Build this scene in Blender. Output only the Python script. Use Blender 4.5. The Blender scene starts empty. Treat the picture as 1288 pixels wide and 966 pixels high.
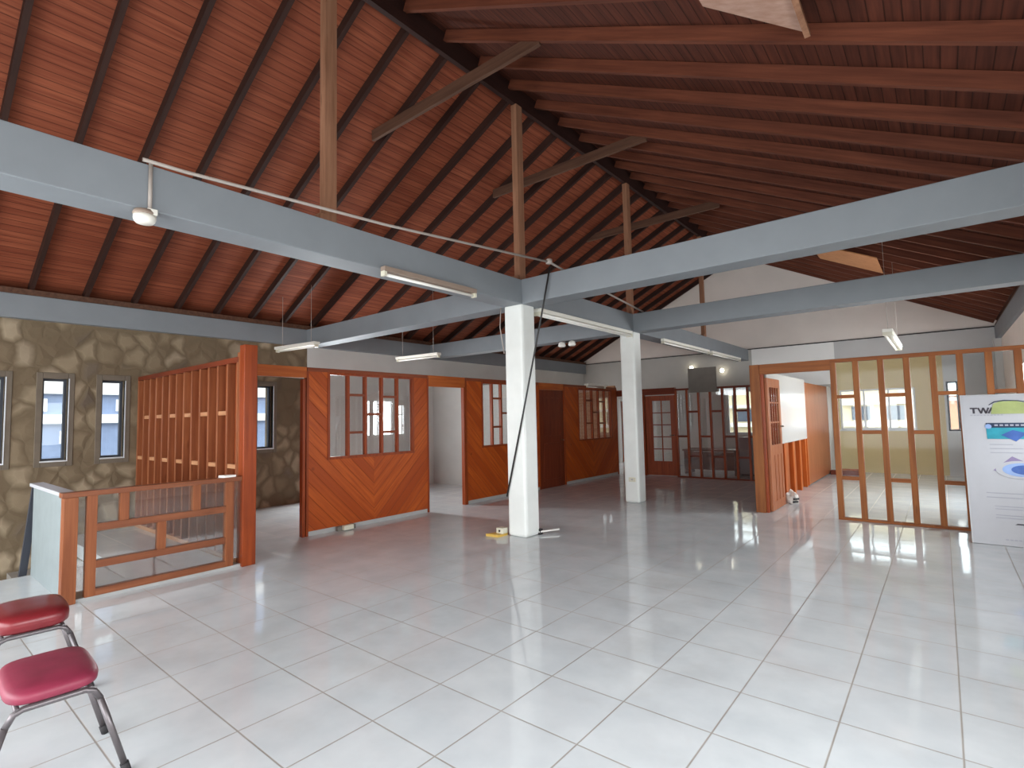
import bpy, bmesh, math, random
from mathutils import Vector, Matrix
random.seed(7)
SC = bpy.context.scene
COL = SC.collection
PI = math.pi

# ------------------------------------------------------------------ camera
YAW, PITCH, ROLL, FPX = math.radians(39.252), math.radians(3.748), math.radians(-1.212), 659.35
fw = Vector((-math.sin(YAW)*math.cos(PITCH), math.cos(YAW)*math.cos(PITCH), math.sin(PITCH)))
r0 = Vector((math.cos(YAW), math.sin(YAW), 0)); u0 = r0.cross(fw)
rt = r0*math.cos(ROLL) + u0*math.sin(ROLL); up = u0*math.cos(ROLL) - r0*math.sin(ROLL)
cd = bpy.data.cameras.new('camera'); cam = bpy.data.objects.new('camera', cd); COL.objects.link(cam)
m = Matrix.Identity(4)
for i in range(3):
    m[i][0], m[i][1], m[i][2] = rt[i], up[i], -fw[i]
m[2][3] = 1.5
cam.matrix_world = m
cd.sensor_fit = 'HORIZONTAL'; cd.sensor_width = 36; cd.lens = FPX/1288*36; cd.clip_start = 0.05
SC.camera = cam
# ------------------------------------------------------------------ view, sky, daylight, added fill
vs = SC.view_settings
vs.view_transform = 'Standard'; vs.look = 'None'; vs.gamma = 1; vs.use_curve_mapping = False; vs.exposure = 0.48
w = bpy.data.worlds.new('sky'); SC.world = w; w.use_nodes = True
bg = w.node_tree.nodes['Background']; bg.inputs[0].default_value = (0.93, 0.97, 1.0, 1); bg.inputs[1].default_value = 3.2
def area(name, loc, rot, sx, sy, e, col=(0.955, 0.98, 1.0), spread=180):
    l = bpy.data.lights.new(name, 'AREA'); l.shape = 'RECTANGLE'; l.size = sx; l.size_y = sy; l.energy = e; l.color = col; l.spread = math.radians(spread)
    o = bpy.data.objects.new(name, l); o.location = loc; o.rotation_euler = rot; COL.objects.link(o); return o
def portal(name, loc, rot, sx, sy):
    o = area(name, loc, rot, sx, sy, 0); o.data.cycles.is_portal = True; return o
area('daylight_front', (-4.2, -2.45, 1.55), (PI/2, 0, 0), 9.4, 2.3, 200, spread=170)            # through the front openings
area('daylight_right', (1.0, 0.6, 1.62), (PI/2, 0, PI/2), 4.5, 1.3, 72, spread=170)            # through the right wall windows
area('daylight_right_office', (1.29, 11.1, 1.6), (PI/2, 0, PI/2), 2.2, 1.2, 140)
area('daylight_left_rooms', (-9.42, 10.6, 1.5), (PI/2, 0, -PI/2), 2.8, 1.2, 12)  # added fill light at an invented opening, out of view
area('daylight_left_passage', (-9.42, 13.7, 1.5), (PI/2, 0, -PI/2), 1.8, 1.2, 16)  # fill light added to brighten the far hall, hidden behind the partition
area('daylight_left_room_slit', (-9.42, 5.56, 1.5), (PI/2, 0, -PI/2), 0.32, 1.2, 85)  # fill light added to lift the first room, at an unseen slit
portal('daylight_back_wide', (-1.23, 15.7, 1.53), (-PI/2, 0, 0), 1.5, 1.0)
portal('daylight_back_left', (-4.37, 15.7, 1.54), (-PI/2, 0, 0), 0.8, 1.2)
portal('daylight_back_door', (-7.73, 15.7, 1.0), (-PI/2, 0, 0), 0.7, 1.9)
# ------------------------------------------------------------------ node helpers
def srgb(r, g, b):
    f = lambda c: c/12.92 if c <= 0.04045 else ((c+0.055)/1.055)**2.4
    return (f(r/255), f(g/255), f(b/255), 1)
class NT:
    def __init__(s, name):
        s.m = bpy.data.materials.new(name); s.m.use_nodes = True
        s.t = s.m.node_tree; s.n = s.t.nodes; s.bs = s.n['Principled BSDF']; s.out = s.n['Material Output']
    def add(s, typ, **kw):
        n = s.n.new(typ)
        for k, v in kw.items(): setattr(n, k, v)
        return n
    def l(s, a, b): s.t.links.new(a, b)
    def math(s, op, a, b=None, c=None):
        n = s.add('ShaderNodeMath', operation=op)
        for i, v in enumerate((a, b, c)):
            if v is None: continue
            if isinstance(v, (int, float)): n.inputs[i].default_value = v
            else: s.l(v, n.inputs[i])
        return n.outputs[0]
    def obj(s): return s.add('ShaderNodeTexCoord').outputs['Object']
    def mapping(s, vec, scale=(1, 1, 1), loc=(0, 0, 0), rot=(0, 0, 0)):
        n = s.add('ShaderNodeMapping'); n.inputs['Scale'].default_value = scale
        n.inputs['Location'].default_value = loc; n.inputs['Rotation'].default_value = rot
        s.l(vec, n.inputs['Vector']); return n.outputs[0]
    def noise(s, vec, scale, detail=3, rough=0.55):
        n = s.add('ShaderNodeTexNoise'); n.inputs['Scale'].default_value = scale
        n.inputs['Detail'].default_value = detail; n.inputs['Roughness'].default_value = rough
        s.l(vec, n.inputs['Vector']); return n
    def ramp(s, fac, stops):
        n = s.add('ShaderNodeValToRGB'); e = n.color_ramp.elements
        while len(e) < len(stops): e.new(0.5)
        for i, (p, c) in enumerate(stops): e[i].position = p; e[i].color = c
        s.l(fac, n.inputs[0]); return n.outputs[0]
    def mix(s, fac, a, b, mode='MIX'):
        n = s.add('ShaderNodeMix', data_type='RGBA', blend_type=mode)
        for i, v in ((0, fac), (6, a), (7, b)):
            if isinstance(v, (int, float)): n.inputs[i].default_value = v
            elif isinstance(v, tuple): n.inputs[i].default_value = v
            else: s.l(v, n.inputs[i])
        return n.outputs[2]
    def bump(s, h, strength=0.3, dist=0.01):
        n = s.add('ShaderNodeBump'); n.inputs['Strength'].default_value = strength; n.inputs['Distance'].default_value = dist
        s.l(h, n.inputs['Height']); s.l(n.outputs[0], s.bs.inputs['Normal']); return n
    def set(s, **kw):
        for k, v in kw.items(): s.bs.inputs[k.replace('_', ' ')].default_value = v
def plain(name, rgb, rough=0.6, metal=0.0, var=0.06, scale=6.0, spec=0.5):
    t = NT(name); t.set(Roughness=rough, Metallic=metal); t.bs.inputs['Specular IOR Level'].default_value = spec
    c = srgb(*rgb); d = tuple(max(0, x*(1-var*2)) for x in c[:3])+(1,)
    n = t.noise(t.obj(), scale, 4)
    t.l(t.ramp(n.outputs[0], [(0.3, d), (0.65, c)]), t.bs.inputs['Base Color'])
    return t.m
def wood(name, light, dark, axis='Z', rough=0.5, knots=True, spec=0.22):
    t = NT(name); t.set(Roughness=rough); t.bs.inputs['Specular IOR Level'].default_value = spec
    oi = t.add('ShaderNodeObjectInfo')
    v = t.obj()
    va = t.add('ShaderNodeVectorMath', operation='ADD'); t.l(v, va.inputs[0])
    cm = t.add('ShaderNodeCombineXYZ')
    for i in range(3): t.l(t.math('MULTIPLY', oi.outputs['Random'], 13.0+i*7), cm.inputs[i])
    t.l(cm.outputs[0], va.inputs[1]); v = va.outputs[0]
    sc = {'X': (1.2, 22, 22), 'Y': (22, 1.2, 22), 'Z': (22, 22, 1.2)}[axis]
    n = t.noise(t.mapping(v, sc), 1.0, 5, 0.6)
    n2 = t.noise(v, 1.7, 2)
    c = t.ramp(n.outputs[0], [(0.28, srgb(*dark)), (0.68, srgb(*light))])
    lo = tuple(x*0.72 for x in srgb(*dark)[:3])+(1,)
    c = t.mix(t.math('MULTIPLY', t.math('SUBTRACT', n2.outputs[0], 0.42), 0.9), c, lo)
    if knots:
        ks = {'X': (1.6, 9, 9), 'Y': (9, 1.6, 9), 'Z': (9, 9, 1.6)}[axis]
        vo = t.add('ShaderNodeTexVoronoi'); vo.inputs['Scale'].default_value = 1.0
        t.l(t.mapping(v, ks), vo.inputs['Vector'])
        k = t.ramp(vo.outputs['Distance'], [(0.05, (1, 1, 1, 1)), (0.13, (0, 0, 0, 1))])
        c = t.mix(t.math('MULTIPLY', k, 0.55), c, lo)
    c = t.mix(t.math('MULTIPLY', oi.outputs['Random'], 0.25), c, srgb(*dark))
    t.l(c, t.bs.inputs['Base Color'])
    t.bump(n.outputs[0], 0.12, 0.004)
    return t.m
def chevron(name, light, dark, pitch=0.13, straight=False):
    t = NT(name); t.set(Roughness=0.42); t.bs.inputs['Specular IOR Level'].default_value = 0.25
    sx = t.add('ShaderNodeSeparateXYZ'); t.l(t.obj(), sx.inputs[0])
    ay = t.math('ABSOLUTE', sx.outputs[1])
    c = t.math('SUBTRACT', sx.outputs[2], ay); a = t.math('ADD', sx.outputs[2], ay)
    q = t.math('DIVIDE', t.math('ADD', c, 20.0), pitch*1.414 if not straight else pitch)
    side = t.math('MULTIPLY', t.math('SIGN', sx.outputs[1]), 50.0)
    bid = t.math('ADD', t.math('FLOOR', q), side)
    fr = t.math('FRACT', q)
    wn = t.add('ShaderNodeTexWhiteNoise', noise_dimensions='1D'); t.l(bid, wn.inputs['W'])
    cm = t.add('ShaderNodeCombineXYZ'); t.l(t.math('MULTIPLY', a, 1.4), cm.inputs[0]); t.l(t.math('MULTIPLY', c, 22.0), cm.inputs[1]); t.l(bid, cm.inputs[2])
    n = t.noise(cm.outputs[0], 1.0, 4)
    col = t.ramp(n.outputs[0], [(0.25, srgb(*dark)), (0.7, srgb(*light))])
    col = t.mix(t.math('MULTIPLY', wn.outputs[0], 0.8), col, srgb(*dark))
    edge = t.math('MINIMUM', fr, t.math('SUBTRACT', 1.0, fr))
    g = t.ramp(edge, [(0.0, (0, 0, 0, 1)), (0.045, (1, 1, 1, 1))])
    kn = t.add('ShaderNodeTexVoronoi'); kn.inputs['Scale'].default_value = 2.6; t.l(t.obj(), kn.inputs['Vector'])
    k = t.ramp(kn.outputs['Distance'], [(0.04, (1, 1, 1, 1)), (0.085, (0, 0, 0, 1))])
    dk = tuple(x*0.5 for x in srgb(*dark)[:3])+(1,)
    col = t.mix(t.math('MULTIPLY', k, 0.6), col, dk)
    col = t.mix(g, dk, col)
    t.l(col, t.bs.inputs['Base Color']); t.bump(g, 0.5, 0.006)
    return t.m
def glass(name, tint=(0.95, 0.97, 0.97), dirt=0.0, refl=1.0, dirtcol=(0.55, 0.5, 0.48)):
    t = NT(name); t.n.remove(t.bs)
    tr = t.add('ShaderNodeBsdfTransparent'); tr.inputs[0].default_value = tint+(1,)
    gl = t.add('ShaderNodeBsdfGlossy'); gl.inputs['Roughness'].default_value = 0.015
    fr = t.add('ShaderNodeFresnel'); fr.inputs[0].default_value = 1.5
    # thin pane: the same reflectance from both sides
    lw = t.add('ShaderNodeLayerWeight'); lw.inputs[0].default_value = 0.5
    f = t.math('ADD', t.math('MULTIPLY', t.math('POWER', lw.outputs['Facing'], 4.0), 0.85), 0.07)
    mx = t.add('ShaderNodeMixShader'); t.l(t.math('MULTIPLY', f, refl), mx.inputs[0]); t.l(tr.outputs[0], mx.inputs[1]); t.l(gl.outputs[0], mx.inputs[2])
    o = mx.outputs[0]
    if dirt:
        df = t.add('ShaderNodeBsdfDiffuse'); df.inputs[0].default_value = dirtcol+(1,)
        m2 = t.add('ShaderNodeMixShader')
        n = t.noise(t.obj(), 5, 4); t.l(t.math('MULTIPLY', n.outputs[0], dirt*2), m2.inputs[0])
        t.l(o, m2.inputs[1]); t.l(df.outputs[0], m2.inputs[2]); o = m2.outputs[0]
    t.l(o, t.out.inputs[0]); return t.m
def glow(name, rgb, strength):
    t = NT(name); t.set(Emission_Strength=strength); t.bs.inputs['Emission Color'].default_value = srgb(*rgb); t.bs.inputs['Base Color'].default_value = srgb(*rgb)
    return t.m

# ------------------------------------------------------------------ materials
M = {}
def tile_floor():
    t = NT('glazed white floor tiles'); ts = 0.4572
    sx = t.add('ShaderNodeSeparateXYZ'); t.l(t.obj(), sx.inputs[0])
    u = t.math('DIVIDE', t.math('SUBTRACT', sx.outputs[0], -1.8426-40*ts), ts); v = t.math('DIVIDE', t.math('SUBTRACT', sx.outputs[1], 2.1103-40*ts), ts)
    fu, fv = t.math('FRACT', u), t.math('FRACT', v)
    eu = t.math('MINIMUM', fu, t.math('SUBTRACT', 1.0, fu)); ev = t.math('MINIMUM', fv, t.math('SUBTRACT', 1.0, fv))
    e = t.math('MINIMUM', eu, ev)
    g = t.ramp(e, [(0.006, (0, 0, 0, 1)), (0.011, (1, 1, 1, 1))])
    cid = t.add('ShaderNodeCombineXYZ'); t.l(t.math('FLOOR', u), cid.inputs[0]); t.l(t.math('FLOOR', v), cid.inputs[1])
    wn = t.add('ShaderNodeTexWhiteNoise', noise_dimensions='3D'); t.l(cid.outputs[0], wn.inputs['Vector'])
    n = t.noise(t.obj(), 3.0, 4)
    base = t.ramp(n.outputs[0], [(0.3, srgb(202, 208, 211)), (0.7, srgb(217, 222, 224))])
    base = t.mix(t.math('MULTIPLY', wn.outputs[0], 0.22), base, srgb(196, 200, 205))
    dirt = t.noise(t.obj(), 0.8, 5, 0.7)
    base = t.mix(t.ramp(dirt.outputs[0], [(0.52, (0, 0, 0, 1)), (0.8, (0.35, 0.35, 0.35, 1))]), base, srgb(176, 168, 160))
    gcol = t.mix(n.outputs[0], srgb(128, 118, 108), srgb(182, 178, 172))
    t.l(t.mix(g, gcol, base), t.bs.inputs['Base Color'])
    t.l(t.math('ADD', t.math('MULTIPLY', t.math('SUBTRACT', 1.0, g), 0.5), 0.065), t.bs.inputs['Roughness'])
    t.bs.inputs['Specular IOR Level'].default_value = 0.55
    # every tile is laid at a slightly different tilt
    sub = t.add('ShaderNodeVectorMath', operation='SUBTRACT'); t.l(wn.outputs['Color'], sub.inputs[0]); sub.inputs[1].default_value = (0.5, 0.5, 0.5)
    mul = t.add('ShaderNodeVectorMath', operation='MULTIPLY'); t.l(sub.outputs[0], mul.inputs[0]); mul.inputs[1].default_value = (0.012, 0.012, 0)
    bp = t.add('ShaderNodeBump'); bp.inputs['Strength'].default_value = 0.25; bp.inputs['Distance'].default_value = 0.004
    n2 = t.noise(t.obj(), 7, 2)
    t.l(t.math('ADD', t.math('MULTIPLY', n2.outputs[0], 0.25), g), bp.inputs['Height'])
    ad = t.add('ShaderNodeVectorMath', operation='ADD'); t.l(bp.outputs[0], ad.inputs[0]); t.l(mul.outputs[0], ad.inputs[1])
    no = t.add('ShaderNodeVectorMath', operation='NORMALIZE'); t.l(ad.outputs[0], no.inputs[0]); t.l(no.outputs[0], t.bs.inputs['Normal'])
    return t.m
def stone():
    t = NT('rubble stone wall'); t.set(Roughness=0.9)
    o = t.obj(); wv = t.noise(o, 2.2, 3)
    ad = t.add('ShaderNodeVectorMath', operation='MULTIPLY_ADD'); t.l(wv.outputs['Color'], ad.inputs[0]); ad.inputs[1].default_value = (0.28, 0.28, 0.28); t.l(o, ad.inputs[2])
    mp = t.mapping(ad.outputs[0], (1.0, 4.4, 3.6))
    v1 = t.add('ShaderNodeTexVoronoi'); v1.inputs['Scale'].default_value = 1.0; t.l(mp, v1.inputs['Vector'])
    v2 = t.add('ShaderNodeTexVoronoi', feature='DISTANCE_TO_EDGE'); v2.inputs['Scale'].default_value = 1.0; t.l(mp, v2.inputs['Vector'])
    sp = t.add('ShaderNodeSeparateColor'); t.l(v1.outputs['Color'], sp.inputs[0])
    c = t.ramp(sp.outputs[0], [(0.0, srgb(104, 88, 68)), (0.4, srgb(122, 106, 84)), (0.65, srgb(146, 130, 106)), (0.85, srgb(172, 156, 132)), (0.97, srgb(92, 80, 70))])
    n = t.noise(o, 9, 4); c = t.mix(t.math('MULTIPLY', n.outputs[0], 0.5), c, srgb(112, 96, 74))
    g = t.ramp(v2.outputs['Distance'], [(0.02, (0, 0, 0, 1)), (0.26, (1, 1, 1, 1))])
    t.l(t.mix(g, srgb(108, 93, 72), c), t.bs.inputs['Base Color'])
    h = t.math('ADD', t.math('MULTIPLY', g, 1.0), t.math('MULTIPLY', n.outputs[0], 0.35)); t.bump(h, 0.35, 0.03)
    return t.m
def deck(name, light, dark):
    t = NT(name); t.set(Roughness=0.7); t.bs.inputs['Specular IOR Level'].default_value = 0.2
    o = t.obj(); sx = t.add('ShaderNodeSeparateXYZ'); t.l(o, sx.inputs[0])
    q = t.math('DIVIDE', t.math('ADD', sx.outputs[0], 40), 0.088); fr = t.math('FRACT', q)
    wn = t.add('ShaderNodeTexWhiteNoise', noise_dimensions='1D'); t.l(t.math('FLOOR', q), wn.inputs['W'])
    n = t.noise(t.mapping(o, (30, 1.4, 30)), 1.0, 5)
    c = t.ramp(n.outputs[0], [(0.3, srgb(*dark)), (0.7, srgb(*light))])
    c = t.mix(t.math('MULTIPLY', wn.outputs[0], 0.45), c, srgb(*dark))
    e = t.math('MINIMUM', fr, t.math('SUBTRACT', 1.0, fr)); g = t.ramp(e, [(0.0, (0, 0, 0, 1)), (0.07, (1, 1, 1, 1))])
    t.l(t.mix(g, tuple(x*0.4 for x in srgb(*dark)[:3])+(1,), c), t.bs.inputs['Base Color']); t.bump(g, 0.4, 0.006)
    return t.m
M['floor'] = tile_floor(); M['stone'] = stone()
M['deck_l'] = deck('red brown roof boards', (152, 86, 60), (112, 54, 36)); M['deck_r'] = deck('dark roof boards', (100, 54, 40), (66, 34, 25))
M['rafter'] = wood('dark rafter timber', (60, 38, 31), (42, 26, 22), 'X', 0.6)
M['rafter_r'] = wood('brown rafter timber', (120, 68, 48), (82, 43, 31), 'X', 0.6)
M['ridge'] = wood('dark ridge timber', (56, 32, 27), (38, 22, 19), 'Y', 0.6)
M['collar'] = wood('weathered collar timber', (104, 74, 58), (74, 50, 39), 'X', 0.6)
M['king'] = wood('pale post timber', (166, 122, 96), (124, 86, 64), 'Z', 0.55)
M['ply'] = wood('pale plywood', (206, 150, 104), (176, 118, 78), 'X', 0.6)  # brightness of the sunlit plywood is put into this colour
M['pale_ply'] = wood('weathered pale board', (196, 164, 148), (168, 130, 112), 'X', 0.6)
M['beam'] = plain('blue grey beam paint', (130, 136, 141), 0.6, var=0.04, scale=2.5)
M['white'] = plain('white wall paint', (206, 206, 202), 0.7, var=0.05, scale=1.5)
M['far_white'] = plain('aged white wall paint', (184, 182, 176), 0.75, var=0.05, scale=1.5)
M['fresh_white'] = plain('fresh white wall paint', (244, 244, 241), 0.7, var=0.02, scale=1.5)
M['surround'] = plain('grey cement surround', (112, 101, 88), 0.85, var=0.1, scale=5)
M['gable'] = plain('pinkish white gable paint', (238, 229, 221), 0.75, var=0.04, scale=1.2)
M['grey'] = plain('grey wall paint', (200, 201, 200), 0.7, var=0.04, scale=1.4)
M['cream'] = plain('cream wall paint', (212, 192, 144), 0.75, var=0.04, scale=2.0)
M['column'] = plain('white column paint', (232, 235, 231), 0.55, var=0.04, scale=3)
M['guard'] = plain('pale blue grey panel paint', (138, 148, 150), 0.5)
M['glass_rp'] = glass('clear office pane', dirt=0.0, refl=0.1)
M['kick'] = plain('grey kick strip', (176, 176, 174), 0.6)
M['chev'] = chevron('orange chevron boards', (196, 96, 32), (152, 62, 17))
M['orange_z'] = wood('varnished orange timber', (192, 104, 44), (154, 72, 28), 'Z', 0.38)
M['orange_y'] = wood('varnished orange rail', (192, 104, 44), (154, 72, 28), 'Y', 0.38)
M['orange_x'] = wood('varnished orange header', (186, 102, 48), (148, 72, 32), 'X', 0.38)
M['red_z'] = wood('red brown jamb timber', (158, 72, 32), (120, 48, 20), 'Z', 0.38)
M['red_y'] = wood('red brown rail timber', (146, 76, 45), (112, 52, 30), 'Y', 0.38)
M['red_x'] = wood('red brown cross timber', (128, 58, 34), (92, 38, 22), 'X', 0.38)
M['door_red'] = wood('dark red door timber', (124, 56, 32), (92, 36, 20), 'Z', 0.35)
M['slat_z'] = wood('brown slat timber', (160, 98, 62), (122, 66, 40), 'Z', 0.45)
M['rail_y'] = wood('brown railing timber', (150, 92, 62), (114, 64, 42), 'Y', 0.4)
M['slat_x'] = wood('brown slat block', (206, 156, 116), (170, 112, 76), 'X', 0.45)
M['pale_z'] = wood('pale door timber', (174, 110, 72), (144, 82, 52), 'Z', 0.4)
M['rp_z'] = wood('tan mullion timber', (156, 96, 50), (122, 68, 34), 'Z', 0.5, spec=0.2)
M['rp_x'] = wood('tan rail timber', (156, 94, 48), (122, 66, 32), 'X', 0.5, spec=0.2)
M['glass'] = glass('clear pane', dirt=0.02); M['glass_dirty'] = glass('dusty pane', dirt=0.05, dirtcol=(0.42, 0.38, 0.36))
M['win_glass'] = glass('window pane', refl=0.6)
M['dark_frame'] = plain('dark window frame', (52, 56, 66), 0.5)
M['alu'] = plain('pale aluminium', (206, 208, 210), 0.4, 0.3)
M['lamp_white'] = plain('white lamp enamel', (236, 234, 224), 0.4, var=0.02)
M['lamp_brown'] = plain('dusty lamp housing', (150, 132, 118), 0.5)
M['tube'] = plain('frosted lamp tube', (244, 243, 236), 0.25, var=0.01)
M['pipe'] = plain('grey plastic conduit', (170, 160, 152), 0.5)
M['black'] = plain('black cable sheath', (34, 32, 32), 0.5)
M['bulb'] = glow('lit bulb', (255, 244, 220), 6.0)
M['vinyl'] = plain('red padded vinyl', (140, 46, 70), 0.5, var=0.12, scale=9)
M['vinyl2'] = plain('dark red padded vinyl', (128, 38, 44), 0.3, var=0.12, scale=9)
M['steel'] = plain('dull grey steel tube', (112, 106, 108), 0.35, 0.6)
M['rubber'] = plain('dark rubber', (40, 38, 40), 0.7)
M['board'] = plain('white display board', (186, 187, 192), 0.4, var=0.02)
M['whiteboard'] = plain('white gloss board', (196, 198, 198), 0.12, var=0.01)
M['ink'] = plain('dark grey print', (70, 66, 74), 0.5); M['ink_light'] = plain('pale grey print', (168, 170, 182), 0.5)
M['green'] = plain('lime print', (172, 184, 122), 0.45, var=0.1); M['teal'] = plain('teal print', (54, 158, 178), 0.45, var=0.15)
M['navy'] = plain('navy print', (44, 58, 84), 0.45); M['blue'] = plain('blue print', (70, 104, 176), 0.45, var=0.15); M['sky'] = plain('pale blue print', (150, 176, 222), 0.45, var=0.1); M['mauve'] = plain('mauve print', (142, 128, 164), 0.45)
M['paper'] = plain('white paper', (238, 236, 230), 0.8, var=0.02); M['yellow'] = plain('yellow plastic', (214, 176, 84), 0.5)
M['socket'] = plain('ivory socket plastic', (216, 212, 192), 0.4, var=0.03)
M['slate'] = plain('grey board', (120, 114, 106), 0.8, var=0.1, scale=4)
M['desk'] = wood('dark desk timber', (110, 76, 66), (78, 52, 48), 'X', 0.45); M['cab'] = plain('grey cabinet', (122, 112, 116), 0.5)
M['facade'] = plain('pale blue render', (134, 152, 184), 0.8); M['band'] = plain('white render band', (246, 246, 242), 0.8); M['fac_cream'] = plain('cream render', (236, 222, 188), 0.8); M['fac_pink'] = plain('orange pink render', (232, 172, 140), 0.8)
M['fac_dark'] = plain('dark facade glass', (84, 96, 112), 0.3); M['ground'] = plain('pale street concrete', (176, 174, 168), 0.9, scale=0.6)
M['stair'] = plain('grey stair concrete', (150, 146, 140), 0.8)
M['brass'] = plain('dark door handle metal', (92, 78, 56), 0.3, 0.7)

# ------------------------------------------------------------------ mesh helpers
class MB:
    def __init__(s): s.bm = bmesh.new()
    def box(s, x0, x1, y0, y1, z0, z1):
        vs_ = [s.bm.verts.new((x, y, z)) for z in (z0, z1) for y in (y0, y1) for x in (x0, x1)]
        for f in ((0, 2, 3, 1), (4, 5, 7, 6), (0, 1, 5, 4), (2, 6, 7, 3), (0, 4, 6, 2), (1, 3, 7, 5)): s.bm.faces.new([vs_[i] for i in f])
        return s
    def bar(s, a, b, wd, h, upv=(0, 0, 1)):
        a, b = Vector(a), Vector(b); d = (b-a).normalized(); sd = d.cross(Vector(upv)).normalized(); u = sd.cross(d)
        vs_ = [s.bm.verts.new(p + sd*(i*wd/2) + u*(j*h/2)) for p in (a, b) for j in (-1, 1) for i in (-1, 1)]
        for f in ((0, 2, 3, 1), (4, 5, 7, 6), (0, 1, 5, 4), (2, 6, 7, 3), (0, 4, 6, 2), (1, 3, 7, 5)): s.bm.faces.new([vs_[i] for i in f])
        bmesh.ops.recalc_face_normals(s.bm, faces=s.bm.faces); return s
    def prism(s, pts, off):
        off = Vector(off); a = [s.bm.verts.new(p) for p in pts]; b = [s.bm.verts.new(Vector(p)+off) for p in pts]; n = len(pts)
        s.bm.faces.new(a); s.bm.faces.new(b[::-1])
        for i in range(n): s.bm.faces.new((a[i], b[i], b[(i+1) % n], a[(i+1) % n]))
        bmesh.ops.recalc_face_normals(s.bm, faces=s.bm.faces); return s
    def tube(s, pts, r, seg=10, cap=True):
        pts = [Vector(p) for p in pts]; rings = []
        prev = None
        for i, p in enumerate(pts):
            d = ((pts[min(i+1, len(pts)-1)]-pts[max(i-1, 0)])).normalized()
            if prev is None:
                ref = Vector((0, 0, 1)) if abs(d.z) < 0.9 else Vector((1, 0, 0)); sd = d.cross(ref).normalized()
            else: sd = (prev - d*prev.dot(d)).normalized()
            prev = sd; u = d.cross(sd)
            rr = r[i] if isinstance(r, (list, tuple)) else r
            rings.append([s.bm.verts.new(p + sd*rr*math.cos(2*PI*k/seg) + u*rr*math.sin(2*PI*k/seg)) for k in range(seg)])
        for a, b in zip(rings, rings[1:]):
            for k in range(seg): f = s.bm.faces.new((a[k], a[(k+1) % seg], b[(k+1) % seg], b[k])); f.smooth = True
        if cap: s.bm.faces.new(rings[0][::-1]); s.bm.faces.new(rings[-1])
        bmesh.ops.recalc_face_normals(s.bm, faces=s.bm.faces); return s
    def lathe(s, c, prof, seg=20):
        c = Vector(c); rings = []
        for r, z in prof: rings.append([s.bm.verts.new(c+Vector((r*math.cos(2*PI*k/seg), r*math.sin(2*PI*k/seg), z))) for k in range(seg)])
        for a, b in zip(rings, rings[1:]):
            for k in range(seg): f = s.bm.faces.new((a[k], a[(k+1) % seg], b[(k+1) % seg], b[k])); f.smooth = True
        s.bm.faces.new(rings[0][::-1]); s.bm.faces.new(rings[-1]); bmesh.ops.recalc_face_normals(s.bm, faces=s.bm.faces); return s
    def wall(s, ax, c0, c1, u0, u1, z0, z1, holes=()):
        us = sorted({u0, u1, *[min(max(h[i], u0), u1) for h in holes for i in (0, 1)]}); zs = sorted({z0, z1, *[min(max(h[i], z0), z1) for h in holes for i in (2, 3)]})
        for a, b in zip(us, us[1:]):
            run = None
            for c, d in zip(zs, zs[1:]):
                mu, mz = (a+b)/2, (c+d)/2
                hole = any(h[0] < mu < h[1] and h[2] < mz < h[3] for h in holes)
                if hole:
                    if run: s._w(ax, c0, c1, a, b, *run)
                    run = None
                else: run = (run[0], d) if run else (c, d)
            if run: s._w(ax, c0, c1, a, b, *run)
        return s
    def _w(s, ax, c0, c1, a, b, z0, z1):
        s.box(c0, c1, a, b, z0, z1) if ax == 'Y' else s.box(a, b, c0, c1, z0, z1)
    def build(s, name, mat, parent=None, origin=None, bevel=0.0, smooth=False):
        o0 = Vector(origin) if origin is not None else (Vector(parent['base']) if parent is not None and 'base' in parent else Vector((0, 0, 0)))
        bmesh.ops.translate(s.bm, verts=s.bm.verts, vec=-o0)
        me = bpy.data.meshes.new(name); s.bm.to_mesh(me); s.bm.free(); me.materials.append(mat)
        ob = bpy.data.objects.new(name, me); COL.objects.link(ob)
        if parent is not None:
            ob.parent = parent
            pb = world_base(parent); ob.location = o0 - pb
        else: ob.location = o0
        ob['_o'] = tuple(o0)
        if bevel:
            bv = ob.modifiers.new('bevel', 'BEVEL'); bv.width = bevel; bv.segments = 2; bv.limit_method = 'ANGLE'
        if smooth:
            for p in me.polygons: p.use_smooth = True
        return ob
def world_base(o): return Vector(o['base']) if 'base' in o else Vector(o['_o'])
def tag(o, label, cat, group=None, kind=None):
    o['label'] = label; o['category'] = cat
    if group: o['group'] = group
    if kind: o['kind'] = kind
    return o
def thing(name, label, cat, loc, group=None, kind=None):
    o = bpy.data.objects.new(name, None); COL.objects.link(o); o.location = loc; o['base'] = tuple(loc); o.empty_display_size = 0.1
    return tag(o, label, cat, group, kind)
def sub(b, name, mat, parent, **kw):      # a part of a mesh part: keeps the world position of its points
    return b.build(name, mat, parent, origin=kw.pop('origin', world_base(parent)), **kw)
def struct(b, name, mat, label, cat, **kw): return tag(b.build(name, mat, **kw), label, cat, None, 'structure')
def dup(o, parent=None):
    c = o.copy(); COL.objects.link(c)
    if parent is not None: c.parent = parent
    for ch in list(o.children): dup(ch, c)
    return c

# ================================================================== the building
XL, XR, YF, YB = -9.48, 1.05, -2.6, 15.5
RX, RZ, EZ, SL = -4.25, 5.90, 3.35, 0.4951
ZB0, ZB1 = 2.965, 3.285
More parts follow.
